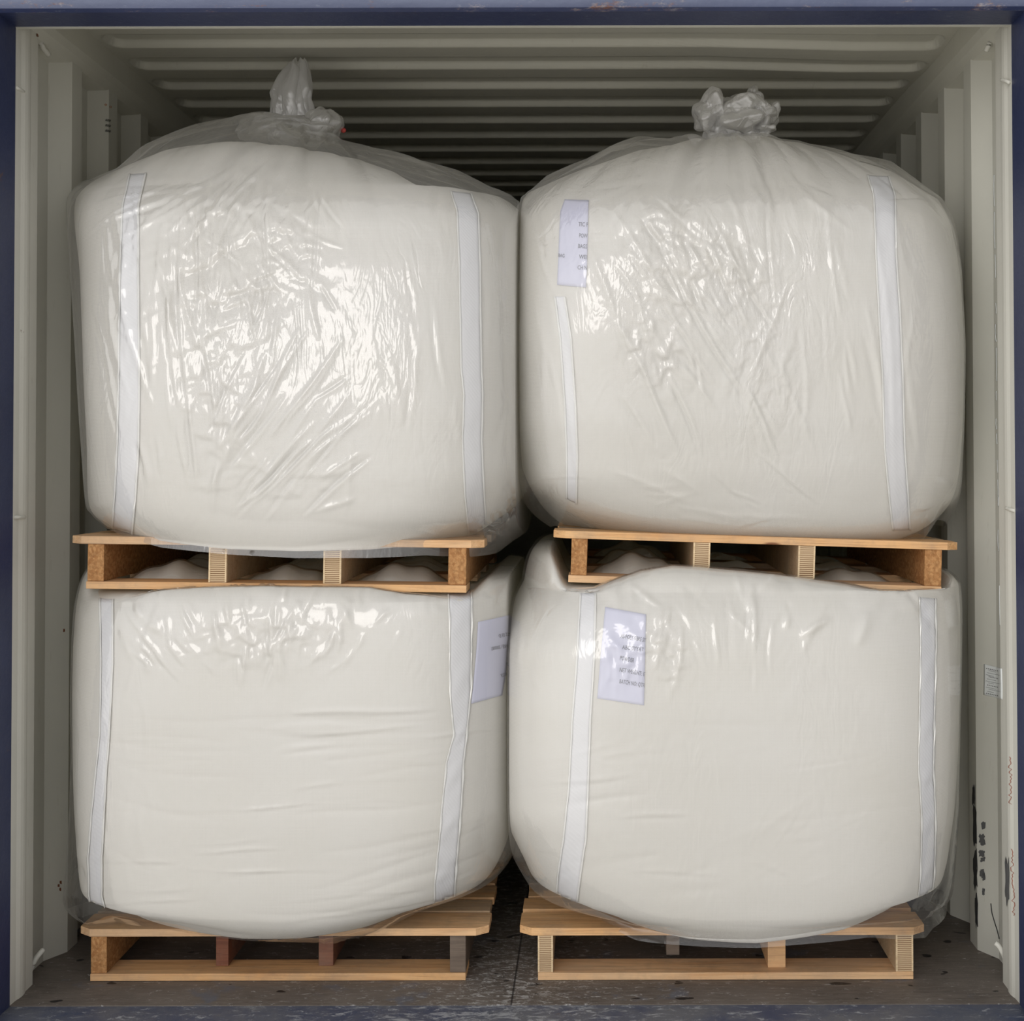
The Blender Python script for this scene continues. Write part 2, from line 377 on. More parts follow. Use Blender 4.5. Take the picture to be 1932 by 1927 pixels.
# blue portal: header and posts
hd = [(-.0, ZH), (-.100, ZH + .002), (-.112, ZH + .008), (-.118, ZH + .03), (-.118, ZH + .30), (0, ZH + .30)]
V = [(x, y, z) for x in (-1.32, 1.32) for y, z in hd]; n = len(hd)
F = [(i, (i + 1) % n, n + (i + 1) % n, n + i) for i in range(n)] + [tuple(range(n))[::-1], tuple(range(n, 2 * n))]
struct(mesh_obj('trim_5', V, F, BLUE_HEAD))
for k, sgn in ((6, -1), (7, 1)):
    pr = [(sgn * x, y) for x, y in ((WX, .0), (WX + .001, -.098), (WX + .004, -.108), (WX + .012, -.114), (WX + .16, -.114), (WX + .16, .0))]
    struct(mesh_obj('trim_%d' % k, *extrude_closed_z(pr, -.12, ZH + .3), BLUE))
    # cream inner post with a rolled face
    pr = [(WX + .03, .0), (WX + .000, .0), (WX - .001, .030), (WX - .0045, .046), (WX - .0055, .060), (WX - .0045, .074), (WX - .001, .088), (WX, .133), (WX + .004, .137), (WX + .03, .137)]
    o = struct(mesh_obj('trim_%d' % (k + 2), *extrude_closed_z([(sgn * x, y) for x, y in pr], 0, ZC), CREAM_POST))

# ------------------------------------------------------------------ BVH helpers for things lying on a surface
def bvh_of(*obs):
    V, F = [], []
    for o in obs:
        b = len(V); mw = o.matrix_world
        bpy.context.view_layer.update(); mw = o.matrix_world
        V += [mw @ v.co for v in o.data.vertices]; F += [[i + b for i in p.vertices] for p in o.data.polygons]
    return BVHTree.FromPolygons(V, F)
def hit(bvh, px, py, off=0.0):
    d = Vector(ray(px, py)); h = bvh.ray_cast(Vector(CAM), d)
    if h[0] is None: return None
    n = h[1] if h[1].dot(d) < 0 else -h[1]
    return h[0] + n * off
def patch(name, bvh, L0, R0, off, mat, parent, nu=6, nv=60, wave=0.0, thick=.0012, nofs=None):
    """strip on a surface between two edges given as (px,py) polylines"""
    L0 = np.array(L0, float); R0 = np.array(R0, float)
    def samp(P, t):
        s = np.linspace(0, 1, len(P)); return np.interp(t, s, P[:, 0]), np.interp(t, s, P[:, 1])
    G = [[None] * nu for _ in range(nv)]
    for i in range(nv):
        t = i / (nv - 1); a = samp(L0, t); b = samp(R0, t)
        for j in range(nu):
            q = j / (nu - 1)
            G[i][j] = hit(bvh, a[0] + (b[0] - a[0]) * q, a[1] + (b[1] - a[1]) * q, off + wave * (math.sin(i * .7 + j) * math.sin(i * .23)))
    idx = {}; V = []
    for i in range(nv):
        for j in range(nu):
            if G[i][j] is not None: idx[i, j] = len(V); V.append(G[i][j])
    F = []
    for i in range(nv - 1):
        for j in range(nu - 1):
            k = [(i, j), (i, j + 1), (i + 1, j + 1), (i + 1, j)]
            if all(q in idx for q in k):
                zs = [V[idx[q]] for q in k]
                if max((zs[a] - zs[0]).length for a in (1, 2, 3)) < .16: F.append([idx[q] for q in k])
    if not F: return None
    o = mesh_obj(name, V, F, mat, parent, smooth=True)
    m = o.modifiers.new('solid', 'SOLIDIFY'); m.thickness = thick; m.offset = 1
    return o
def text_on(name, bvh, lines, off, mat, parent):
    """lines: (text, x0, y0, x1, y1, height_px): baseline from (x0,y0) to (x1,y1)"""
    V, F = [], []
    for txt, x0, y0, x1, y1, hp in lines:
        cu = bpy.data.curves.new('t', 'FONT'); cu.body = txt; cu.size = 1; cu.resolution_u = 2; cu.offset = .012
        ob = bpy.data.objects.new('t', cu)
        me = bpy.data.meshes.new_from_object(ob)
        P = np.array([v.co[:2] for v in me.vertices]); wdt = P[:, 0].max()
        dx, dy = (x1 - x0), (y1 - y0); ln = math.hypot(dx, dy); nx, ny = dy / ln, -dx / ln
        b = len(V); ok = {}
        for i, (a, c) in enumerate(P):
            q = a / wdt; h = hit(bvh, x0 + dx * q + nx * c * hp / .72, y0 + dy * q + ny * c * hp / .72, off)
            if h is not None: ok[i] = len(V); V.append(h)
        for p in me.polygons:
            if all(i in ok for i in p.vertices): F.append([ok[i] for i in p.vertices])
        bpy.data.objects.remove(ob); bpy.data.curves.remove(cu); bpy.data.meshes.remove(me)
    if F: return mesh_obj(name, V, F, mat, parent)

# ------------------------------------------------------------------ pallets
def pallet(corner, ang, lover, rover, stringers, label, seed, front_mats, zang=0.0, setback=None):
    """corner: world point of the lower front left corner. stringers: (x0, x1, kind)"""
    rnd = random.Random(seed)
    t = empty('wooden_pallet', corner, label, 'pallet', None, (0, math.radians(ang), math.radians(zang)))
    W_, D_ = .91, 1.06
    y = 0.0; k = 0
    for k, (y, wd) in enumerate([(0, .098), (.32, .098), (.62, .098), (.96, .098)]):
        o = mesh_obj('bottom_board', *box(0, W_, y, y + wd, 0, .0175), front_mats[0] if k == 0 else PINE[k % 3], t); setmod_bevel(o, .0012)
    for i, (x0, x1, kind, y0) in enumerate(stringers):
        v, f = box(x0, x1, y0, D_ - .004, .0178, .1068)
        if kind == 'lvl':
            o = mesh_obj('stringer', v, f, None, t, mats=[LVLS, LVL], midx=[0, 0, 1, 1, 0, 0])
            e2 = mesh_obj('veneer_edge', *join([box(x0 - .0004, x0 + .0035, y0 - .0012, y0 + .01, .018, .1066), box(x1 - .0035, x1 + .0004, y0 - .0012, y0 + .01, .018, .1066)]), PALE, o)
        else:
            mt = {'chip': CHIP, 'red': REDW, 'dark': DARKW, 'pine': PINE[0]}[kind]
            o = mesh_obj('stringer', v, f, mt, t); setmod_bevel(o, .0015)
    y = 0.0; k = 0
    while y < D_ - .05:
        wd = .118 if k == 0 else rnd.choice((.088, .095, .1)); wd = min(wd, D_ - y)
        xa, xb = -lover + (rnd.uniform(0, .012) if k else 0), W_ + rover - (rnd.uniform(0, .012) if k else 0)
        ch = .03 if k == 0 else 0.0
        prof = [(xa + ch, y), (xb - ch, y), (xb, y + ch * .8), (xb, y + wd), (xa, y + wd), (xa, y + ch * .8)] if k == 0 else [(xa, y), (xb, y), (xb, y + wd), (xa, y + wd)]
        o = mesh_obj('deck_board', *extrude_closed_z(prof, .107, .1255), front_mats[1] if k == 0 else PINE[(k + seed) % 3], t); setmod_bevel(o, .0012)
        y += wd + rnd.uniform(.012, .03); k += 1
    return t
def lx(px, a, b): return (px - a) / (b - a) * .91
def sts(a, b, lst): return [(max(0, lx(p, a, b)), min(.91, lx(q, a, b)), k, y0) for p, q, k, y0 in lst]
YLL, YLU, YRU, YRL = .150, .085, .150, .150
pal_LL = pallet(Vector((*at(170, 1850, YLL)[:2], .001)), 0, .032, .055, sts(170, 876, [(170, 200, 'chip', .004), (396, 420, 'red', .05), (592, 620, 'red', .05), (846, 876, 'dark', .004)]),
    'dusty wooden pallet on the floor under the lower left bulk bag', 1, (PINE[0], PINE[1]))
pal_RL = pallet(Vector((*at(1015, 1852, YRL)[:2], .001)), 0, .045, .032, sts(1015, 1724, [(1012, 1043, 'lvl', .004), (1262, 1288, 'dark', .12), (1452, 1486, 'pine', .03), (1692, 1724, 'lvl', .004)]),
    'dusty wooden pallet on the floor under the lower right bulk bag', 2, (PINE[1], PINE[0]))
pLU = at(162, 1111, YLU); pRU = at(1072, 1099, YRU)
pal_LU = pallet(Vector(pLU), .75, .043, .040, sts(162, 878, [(163, 194, 'chip', .004), (392, 425, 'lvl', .004), (608, 641, 'lvl', .004), (843, 877, 'chip', .004)]),
    'wooden pallet with brown end blocks stacked on the lower left bulk bag', 3, (PINE[0], PINE[1]))
pal_RU = pallet(Vector(pRU), 1.9, .040, .042, sts(1072, 1771, [(1076, 1106, 'chip', .004), (1305, 1336, 'lvl', .004), (1502, 1533, 'lvl', .004), (1739, 1771, 'chip', .004)]),
    'tilted wooden pallet sloping down to the right, stacked on the lower right bulk bag', 4, (PINE[1], PINE[0]))
print('pallets', pLU, pRU)

# ------------------------------------------------------------------ bags
def smooth(t): t = np.clip(t, 0, 1); return t * t * (3 - 2 * t)
YS = .33                                           # depth at which a bag's side edge is seen
def solve_rows(rows, seam):
    """rows: (py, xl_px, xr_px, yfront, exponent) -> list of z, cx, a, yf, n"""
    def grow(xl, xr):      # where two bags press together each one would be wider; it is flattened at the contact plane later
        if seam[0] == 'L': t_ = xr + 34 * min(1, max(0, (xr - (978 if seam[1] > -.01 else 950)) / 12)); return xl, t_
        return xl - 34 * min(1, max(0, ((1006 if seam[1] > -.01 else 982) - xl) / 12)), xr
    rows = [(p_, *grow(a_, b_), c_, n_) for p_, a_, b_, c_, n_ in rows]
    out = []; ph = np.linspace(0, 2 * PI, 900); rows = [(p_, a_, b_, c_, n_ + (n_ - 2.3) * .9) for p_, a_, b_, c_, n_ in rows]
    for py, xl, xr, yf, n in rows:
        z = at((xl + xr) / 2, py, YS)[2]; yb = 1.22; b = (yb - yf) / 2; yc = (yb + yf) / 2
        Lx, Rx = at(xl, py, YS)[0], at(xr, py, YS)[0]
        for _ in range(10):
            cx, a = (Lx + Rx) / 2, (Rx - Lx) / 2
            r = (np.abs(np.cos(ph)) ** n + np.abs(np.sin(ph)) ** n) ** (-1 / n)
            P = np.stack([cx + a * np.cos(ph) * r, yc + b * np.sin(ph) * r, np.full_like(ph, z)], -1)
            u_, _v = proj(P); Lx += (xl - u_.min()) / 740; Rx += (xr - u_.max()) / 740
        out.append((z, (Lx + Rx) / 2, (Rx - Lx) / 2, yf, n))
    out.sort(); return np.array(out)
def line_z(pts, Y):
    W = np.array([at(x, y, Y) for x, y in pts]); o = np.argsort(W[:, 0]); return W[o, 0], W[o, 2]
TH = None
def thetas(n):
    # more vertices on the side facing the doors
    t = np.linspace(0, 1, n, endpoint=False); f = t + .115 * np.sin(2 * PI * t)      # dense at both ends of [0,1]
    return -PI / 2 + f * 2 * PI
def thetas2(n):
    t = np.linspace(-1, 1, n, endpoint=False); a = np.sign(t) * (np.abs(t) * .55 + .45 * np.abs(t) ** 3.0)
    return -PI / 2 + a * PI
def seg_disp(X, Z, segs):
    h = np.zeros_like(X)
    for x1, z1, x2, z2, wd, amp, kind in segs:
        dx, dz = x2 - x1, z2 - z1; ln = math.hypot(dx, dz) + 1e-9
        t = ((X - x1) * dx + (Z - z1) * dz) / ln / ln
        s = ((X - x1) * -dz + (Z - z1) * dx) / ln + .10 * ln * 0.15 * np.sin(t * 5 + x1 * 40)
        tp = np.clip(t, 0, 1); tap = np.clip(4 * tp * (1 - tp), 0, 1) ** .6
        q = s / (wd * (.45 + .55 * tap))
        if kind == 0: pr = np.exp(-np.abs(q) ** 1.5)                     # ridge
        elif kind == 1: pr = -np.exp(-q * q)                                # crease inwards
        else: pr = q * np.exp(-q * q) * 1.6                                  # step
        h += amp * tap * pr
    return h
def tri(x): return 2 * np.abs(2 * (x - np.floor(x + .5))) - 1
def crumple(X, Z, seed, size):
    rn = np.random.RandomState(seed); x = X / size; z = Z / size
    wx = .22 * np.sin(1.7 * z + 1.1 * x + seed) + .15 * np.sin(3.9 * x - 2.3 * z); wz = .22 * np.sin(1.3 * x - 2.1 * z + 2 * seed)
    x = x + wx; z = z + wz; h = 0; amp = 1; fr = .5
    for k in range(7):
        a = rn.uniform(0, PI); h = h + amp * tri(fr * (x * math.cos(a) + z * math.sin(a)) + rn.uniform(0, 1) + .25 * h)
        amp *= .68; fr *= 1.33
    return h / 2.2
class Bag: pass
def push_out(C, Bd, gap=.0045):
    bv = BVHTree.FromPolygons([Vector(v) for v in Bd.V], Bd.F.tolist()); V = C.V
    for i in np.nonzero(V[:, 1] < .55)[0]:
        p = Vector(V[i]); q, n, k, d = bv.find_nearest(p)
        if q is None: continue
        sd = (p - q).dot(n)
        if sd < gap: V[i] = np.array(q + n * gap)
def shell(rows, crest, zs_p, nth, nv, ntop, offs=0.0, rim=None, rimfront=None, zbase=None, topfn=None, segs=(), crump=(), open_bottom=False, base_noise=.003, seed=0, pow_=3.0, topsegs=0.0, seam=('L', 0)):
    R = solve_rows(rows, seam)
    z0, z1 = R[0, 0], R[-1, 0]
    tz = np.linspace(0, 1, nv); zz = z0 + (z1 - z0) * tz
    def ip(c):
        y = np.interp(zz, R[:, 0], R[:, c]); k = 7
        yp = np.concatenate([y[0] - (y[1:k + 1][::-1] - y[0]), y, y[-1] - (y[-k - 1:-1][::-1] - y[-1])])
        return np.convolve(yp, np.ones(2 * k + 1) / (2 * k + 1), 'valid')
    cx, a, yf, n = ip(1), ip(2), ip(3) - offs, ip(4)
    a = a + offs * .5
    yb = 1.22 + offs; b = (yb - yf) / 2; yc = (yb + yf) / 2
    th = thetas2(nth); c, s = np.cos(th), np.sin(th)
    r = (np.abs(c)[None] ** n[:, None] + np.abs(s)[None] ** n[:, None]) ** (-1 / n[:, None])
    Xs = cx[:, None] + a[:, None] * c[None] * r; Ys = yc[:, None] + b[:, None] * s[None] * r; Zs = np.repeat(zz[:, None], nth, 1)
    front = smooth((.55 - Ys) / .25)
    if rim is not None:
        rx, rz = line_z(rim, rimfront)
        dz = np.interp(Xs, rx, rz) - z0
        wgt = smooth(1 - tz / .16)[:, None] * front
        Zs = Zs + dz * wgt
    # top
    ss = 1 - np.linspace(0, 1, ntop + 1)[1:] ** (1.0 if crest is not None else 1.9)
    cx1, a1, b1, yc1 = cx[-1], a[-1], b[-1], yc[-1]; r1 = r[-1]
    Xt = cx1 + ss[:, None] * a1 * (c * r1)[None]; Yt = yc1 + ss[:, None] * b1 * (s * r1)[None]
    if crest is not None:
        gx, gz = line_z(crest, yc1)
        u_ = np.abs(Xt - cx1) / a1; Zc = np.interp(Xt, gx, gz) + offs * .3
        cpx = np.array([p[0] for p in crest], float); cpy = np.array([p[1] for p in crest], float); o_ = np.argsort(cpx); cpx, cpy = cpx[o_], cpy[o_]
        gz = gz.copy()
        for it in range(8):
            Zc = np.interp(Xt, gx, gz) + offs * .3
            H = (Zc - z1) / np.maximum(1 - u_ ** pow_, .22)
            Zt = z1 + np.maximum(H, .0) * (1 - ss[:, None] ** pow_)
            if it == 7: break
            uu, vv = proj(np.stack([Xt, Yt, Zt], -1)); uu = uu.ravel(); vv = vv.ravel()
            for k_ in range(1, len(cpx) - 1):
                m_ = np.abs(uu - cpx[k_]) < 14
                if m_.any(): gz[k_] += np.clip((vv[m_].min() - cpy[k_]) * .0014, -.05, .05) * .8
            gz[1:-1] = gz[1:-1] * .8 + (gz[:-2] + gz[2:]) * .1
    else:
        zt = topfn(Xt, Yt); Zt = z1 + (zt - z1) * (1 - ss[:, None] ** pow_)
    Xa, Ya, Za = [np.concatenate([p, q], 0) for p, q in ((Xs, Xt), (Ys, Yt), (Zs, Zt))]
    P = np.stack([Xa, Ya, Za], -1)
    # displacement along the normal
    gu = np.roll(P, -1, 1) - np.roll(P, 1, 1); gv = np.gradient(P, axis=0)
    N = np.cross(gu, gv); N /= np.linalg.norm(N, axis=-1, keepdims=True) + 1e-12
    N[-1] = (0, 0, 1)
    fm = smooth((-N[..., 1] - .12) / .4)
    rn = np.random.RandomState(seed); h = np.zeros_like(Xa)
    for k in range(10):                                       # soft lumps
        kx, ky, kz = rn.uniform(-6, 6, 3) * (1 + k * .35); h += np.sin(kx * Xa + ky * Ya + kz * Za + rn.uniform(0, 6)) / (1 + k * .35)
    h = h * base_noise * (.5 if open_bottom else .8) / 3
    Cx = Xa + .8 * (Ya - yf.min()) * np.sign(Xa - cx1) * (1 - fm)
    if len(segs): h = h + seg_disp(Xa, Za, segs) * fm * (.62 if open_bottom else 1)
    for (px, py, rx_, ry_, amp, size, ang) in crump:
        p0 = at(px, py, .08); ca, sa = math.cos(ang), math.sin(ang)
        ux = (Xa - p0[0]) * ca + (Za - p0[2]) * sa; uz = -(Xa - p0[0]) * sa + (Za - p0[2]) * ca
        g_ = np.exp(-((ux / (rx_ / 780)) ** 2 + (uz / (ry_ / 780)) ** 2) ** 1.5)
        h = h + amp * g_ * crumple(ux * 1.7 if ry_ > rx_ else ux, uz, int(px + py) % 97, size) * np.maximum(fm, .15)
    if topsegs:                                                # radiating gathers on the top
        ang = np.arctan2(Ya - yc1, Xa - cx1); tt = np.zeros(len(Xa)); tt[nv:] = 1
        rad = np.concatenate([np.ones(nv), ss]); prof = np.exp(-((rad - .62) / .36) ** 2) * np.concatenate([smooth((tz - .80) / .2) , np.ones(ntop)])
        wv = sum(np.abs(np.sin(ang * q + ph_)) ** 1.0 / (1 + i * .5) for i, (q, ph_) in enumerate(((9, .3), (14.5, 1.1), (23.5, 2.0))))
        h = h + topsegs * prof[:, None] * (wv - 1.0)
    P = P + N * h[..., None]
    if seam[0] == 'L': P[..., 0] = np.clip(P[..., 0], -1.163 - (.004 if open_bottom else 0), seam[1] - (.0005 if open_bottom else .004))
    else: P[..., 0] = np.clip(P[..., 0], seam[1] + (.0005 if open_bottom else .004), 1.163 + (.004 if open_bottom else 0))
    V = P.reshape(-1, 3); F = grid_faces(nth, nv + ntop, True)
    nring = nv + ntop
    if not open_bottom:
        # closed underside: flat on the pallet
        rings = []
        for q in (.985, .95, .90, .6, .05):
            X_ = cx[0] + (P[0, :, 0] - cx[0]) * q; Y_ = yc[0] + (P[0, :, 1] - yc[0]) * q
            zb = zbase(X_, Y_) + .001
            Z_ = P[0, :, 2] * (1 - smooth((1 - q) / .09)) + zb * smooth((1 - q) / .09)
            rings.append(np.stack([X_, Y_, Z_], -1))
        b0 = len(V); V = np.concatenate([V] + rings); m = nth
        j = np.arange(nth); j2 = (j + 1) % nth
        fs = [np.stack([j2, j, b0 + j, b0 + j2], -1)]
        for k in range(4): fs.append(np.stack([b0 + k * m + j2, b0 + k * m + j, b0 + (k + 1) * m + j, b0 + (k + 1) * m + j2], -1))
        F = np.concatenate([F] + fs)
    print('ext', P[:nv, :, 0].min(), P[:nv, :, 0].max(), P[..., 1].min())
    B = Bag(); B.V, B.F = V, F; B.info = (cx1, yc1, z1, a1, b1)
    return B
def S(px1, py1, px2, py2, wd=.010, amp=.004, kind=0, Y=.07):
    a, b = at(px1, py1, Y), at(px2, py2, Y); return (a[0], a[2], b[0], b[2], wd, amp, kind)
def rand_segs(rn, n, box_, ang, angj, ln, wd, amp, kinds=(0, 2), conv=None):
    out = []
    for _ in range(n):
        x = rn.uniform(box_[0], box_[2]); y = rn.uniform(box_[1], box_[3])
        if conv: A = math.atan2(conv[1] - y, conv[0] - x) + rn.gauss(0, angj)
        else: A = ang + rn.gauss(0, angj)
        l = rn.uniform(*ln) / 2
        out.append(S(x - math.cos(A) * l, y - math.sin(A) * l, x + math.cos(A) * l, y + math.sin(A) * l, rn.uniform(*wd), rn.uniform(*amp), rn.choice(kinds)))
    return out

FILM_LU = mat_film('clear_film_upper_left', .13, 1.0, .0016); FILM_RU = mat_film('clear_film_upper_right', .13, 5.0)
FILM_LL = mat_film('clear_film_lower_left', .045, 9.0, .0011); FILM_RL = mat_film('clear_film_lower_right', .06, 13.0, .0013)
FILM_K = mat_film('gathered_film', .55, 17.0, .004, .16, .6); FILM_B = mat_film('crumpled_film', .78, 21.0, .004, .2, .8)

def pal_top(t, ang, z0=.1255):
    x0, y0, zz0 = t.location
    return lambda X, Y: zz0 + z0 - (X - x0) * math.tan(math.radians(ang))
top_LL = pal_top(pal_LL, 0); top_RL = pal_top(pal_RL, 0); top_LU = pal_top(pal_LU, .75); top_RU = pal_top(pal_RU, 1.9)

rn = random.Random(5)
# ---- fabric bodies
rows_LU = [(1004, 200, 925, .052, 2.6), (990, 180, 958, .042, 2.8), (965, 170, 978, .034, 3.2), (900, 165, 988, .028, 3.6), (780, 161, 991, .026, 3.8), (650, 155, 992, .035, 3.8),
           (520, 147, 992, .055, 3.6), (440, 137, 991, .075, 3.4), (400, 136, 987, .10, 3.2), (375, 142, 980, .13, 3.0)]
crest_LU = [(136, 385), (170, 345), (230, 310), (300, 288), (380, 272), (480, 266), (600, 282), (700, 305), (770, 328), (870, 370), (940, 392), (990, 410)]
segs_body = rand_segs(rn, 18, (220, 330, 900, 480), PI / 2, .5, (60, 160), (.010, .02), (.001, .003))
body_LU = shell(rows_LU, crest_LU, None, 380, 150, 50, 0, [(180, 1002), (300, 1023), (430, 1036), (560, 1040), (700, 1038), (800, 1031), (900, 1018), (985, 985)], .06, top_LU, segs=segs_body, base_noise=.006, seam=('L', -.003), seed=1, topsegs=.004, pow_=3.4)
rows_RU = [(1002, 1070, 1748, .20, 2.8), (985, 1045, 1775, .17, 3.0), (955, 1018, 1795, .15, 3.4), (900, 1002, 1809, .13, 3.8), (800, 995, 1815, .115, 4.0), (650, 994, 1815, .105, 4.0),
           (520, 994, 1811, .105, 3.6), (440, 994, 1799, .12, 3.3), (400, 994, 1786, .14, 3.1), (375, 998, 1772, .17, 3.0)]
crest_RU = [(992, 392), (1040, 345), (1110, 312), (1200, 284), (1300, 262), (1390, 254), (1480, 264), (1560, 285), (1640, 305), (1700, 330), (1760, 372), (1800, 410)]
body_RU = shell(rows_RU, crest_RU, None, 380, 150, 50, 0, [(1030, 975), (1100, 999), (1300, 1012), (1500, 1019), (1700, 1022), (1790, 1000)], .17, top_RU, segs=rand_segs(rn, 22, (1120, 290, 1700, 500), PI / 2, .5, (60, 200), (.010, .022), (.001, .004)), base_noise=.006, seam=('R', -.003), seed=2, topsegs=.005, pow_=3.4)
def lower_top(pal, ang, strs, x0, bump, lipL, lipR, W=.91):
    px_, py_, pz_ = pal.location
    def fn(X, Y):
        base = pz_ - (X - px_) * math.tan(math.radians(ang)) - .008
        xl = X - px_; z = base.copy()
        for (a, b, h) in strs:                                   # bulges between the stringers, behind the front board
            m = np.sin(PI * np.clip((xl - a) / (b - a), 0, 1)) ** .75 * (1 + .10 * np.sin(xl * 70 + Y * 9)); yy = Y - py_; my = sum(np.sin(PI * np.clip((yy - p0) / (p1 - p0), 0, 1)) ** .6 for p0, p1 in ((.095, .322), (.416, .622), (.716, .962)))
            z = np.maximum(z, base + h * m * my)
        out_l = smooth((-xl) / .05); out_r = smooth((xl - W) / .05)
        z = z + lipL * out_l + lipR * out_r
        lip = smooth((py_ - .003 - Y) / .008)
        z = z + lip * np.interp(X, *bump)
        return z
    return fn
def lipcurve(pal, ang, pts):                                      # pixel line of the bag's front lip above the pallet's lower edge
    W = np.array([at(x, y, .075) for x, y in pts]); px_, py_, pz_ = pal.location
    return W[:, 0], W[:, 2] - (pz_ - (W[:, 0] - px_) * math.tan(math.radians(ang)) - .002)
rows_LL = [(1742, 185, 892, .085, 2.3), (1725, 172, 912, .06, 2.5), (1690, 158, 932, .045, 2.8), (1620, 148, 955, .035, 3.3), (1500, 141, 966, .028, 3.8), (1400, 138, 968, .028, 4.0),
           (1300, 137, 968, .03, 4.0), (1200, 139, 970, .035, 3.8), (1140, 143, 980, .042, 3.6), (1118, 148, 986, .050, 3.4)]
lu = lower_top(pal_LU, .75, [(.04, .28, .055), (.33, .56, .05), (.61, .85, .055)], 0, lipcurve(pal_LU, .75, [(150, 1113), (240, 1112), (290, 1100), (400, 1095), (500, 1092), (620, 1096), (700, 1098), (760, 1111), (870, 1117), (980, 1110)]), .058, .035)
hz = [S(x1, y1, x2, y2, w_, a_, 1) for x1, y1, x2, y2, w_, a_ in (
    (230, 1345, 620, 1362, .006, .0018), (420, 1355, 840, 1350, .006, .002), (260, 1380, 450, 1398, .006, .002), (520, 1396, 850, 1375, .006, .002), (210, 1400, 480, 1415, .006, .002),
    (620, 1425, 860, 1410, .006, .0025), (215, 1440, 480, 1465, .006, .002), (640, 1465, 870, 1435, .006, .002), (200, 1500, 440, 1545, .007, .002), (560, 1535, 850, 1505, .007, .0025),
    (600, 1600, 850, 1570, .007, .0025), (620, 1660, 900, 1590, .008, .003), (650, 1690, 920, 1620, .008, .003), (600, 1720, 900, 1660, .008, .003), (560, 1742, 860, 1700, .008, .003),
    (200, 1590, 300, 1640, .006, .002), (300, 1740, 480, 1765, .008, .003), (700, 1620, 940, 1560, .007, .0025))]
hz += rand_segs(rn, 40, (200, 1330, 940, 1740), -.05, .06, (120, 340), (.004, .008), (.0008, .0018), (1, 2))
hz += rand_segs(rn, 26, (220, 1100, 860, 1170), PI / 2, .35, (30, 90), (.006, .012), (.001, .0035), (0, 1))
body_LL = shell(rows_LL, None, None, 420, 190, 60, 0, [(175, 1740), (250, 1756), (350, 1768), (450, 1780), (560, 1784), (680, 1778), (770, 1764), (850, 1740), (920, 1700)], .05, top_LL, topfn=lu, segs=hz, crump=[(500, 1110, 330, 26, .0035, .07, 0), (820, 1120, 80, 40, .005, .07, 0), (950, 1110, 50, 60, .006, .07, 0)], base_noise=.004, seam=('L', -.024), seed=3, pow_=40)
rows_RL = [(1735, 1075, 1735, .085, 2.4), (1715, 1045, 1752, .06, 2.6), (1680, 1010, 1768, .045, 2.9), (1610, 985, 1788, .035, 3.3), (1500, 970, 1803, .03, 3.8), (1400, 966, 1808, .03, 4.0),
           (1300, 966, 1810, .035, 4.0), (1200, 970, 1811, .045, 3.8), (1140, 978, 1811, .06, 3.6), (1100, 988, 1808, .08, 3.4)]
ru = lower_top(pal_RU, 1.9, [(.05, .30, .065), (.34, .55, .035), (.61, .84, .04)], 0, lipcurve(pal_RU, 1.9, [(1000, 1090), (1075, 1108), (1120, 1108), (1160, 1092), (1210, 1075), (1270, 1065), (1320, 1068), (1400, 1076), (1500, 1088), (1600, 1102), (1650, 1112), (1700, 1122), (1800, 1120)]), .085, .055)
vs = rand_segs(rn, 34, (1000, 1080, 1750, 1190), PI / 2 , .35, (40, 130), (.007, .014), (.0015, .004), (0, 1)) + rand_segs(rn, 26, (1000, 1300, 1790, 1720), -.12, .1, (100, 300), (.006, .010), (.0006, .0014), (1, 2))
vs += [S(1060, 1090, 985, 1300, .012, .004, 1), S(1120, 1110, 1010, 1330, .012, .004, 1), S(1000, 1240, 985, 1500, .010, .003, 1)]
body_RL = shell(rows_RL, None, None, 420, 190, 60, 0, [(1045, 1728), (1080, 1748), (1120, 1764), (1200, 1774), (1300, 1785), (1430, 1789), (1600, 1772), (1720, 1745), (1758, 1728)], .05, top_RL, topfn=ru, segs=vs, crump=[(1350, 1085, 330, 34, .006, .09, 0), (1050, 1090, 60, 60, .007, .08, 0), (1700, 1130, 90, 40, .004, .08, 0)], base_noise=.004, seam=('R', -.024), seed=4, pow_=40)

# ---- clear covers
def covrows(rows, edits, dl=-3, dr=3, extra=()):
    out = []
    for r_ in rows:
        py, xl, xr, yf, n = r_; xl += dl; xr += dr
        if py in edits: xl, xr = edits[py]
        out.append((py, xl, xr, yf, n))
    return list(extra) + out
rl = random.Random(11)
sg = []
sg += rand_segs(rl, 34, (185, 380, 420, 880), 0, .10, (90, 260), (.004, .008), (.0025, .006), (0, 2), conv=(430, 1500))
sg += rand_segs(rl, 30, (430, 700, 660, 960), 0, .12, (60, 230), (.004, .008), (.002, .005), (0, 2), conv=(300, 1150))
sg += rand_segs(rl, 18, (640, 330, 980, 960), PI / 2, .12, (70, 200), (.004, .009), (.001, .003), (0, 2))
sg += rand_segs(rl, 40, (330, 360, 640, 640), PI / 2, .5, (40, 140), (.004, .007), (.002, .005), (0, 2))
sg += rand_segs(rl, 26, (160, 330, 520, 420), 0, .2, (100, 260), (.005, .010), (.002, .005), (0, 2), conv=(520, 240))
sg += [S(330, 300, 372, 850, .006, .004, 2), S(500, 320, 505, 600, .005, .004, 2), S(612, 290, 590, 560, .005, .004, 2), S(655, 640, 520, 830, .007, .007, 0), S(570, 620, 520, 750, .006, .005, 0), S(210, 480, 300, 780, .006, .005, 0)]
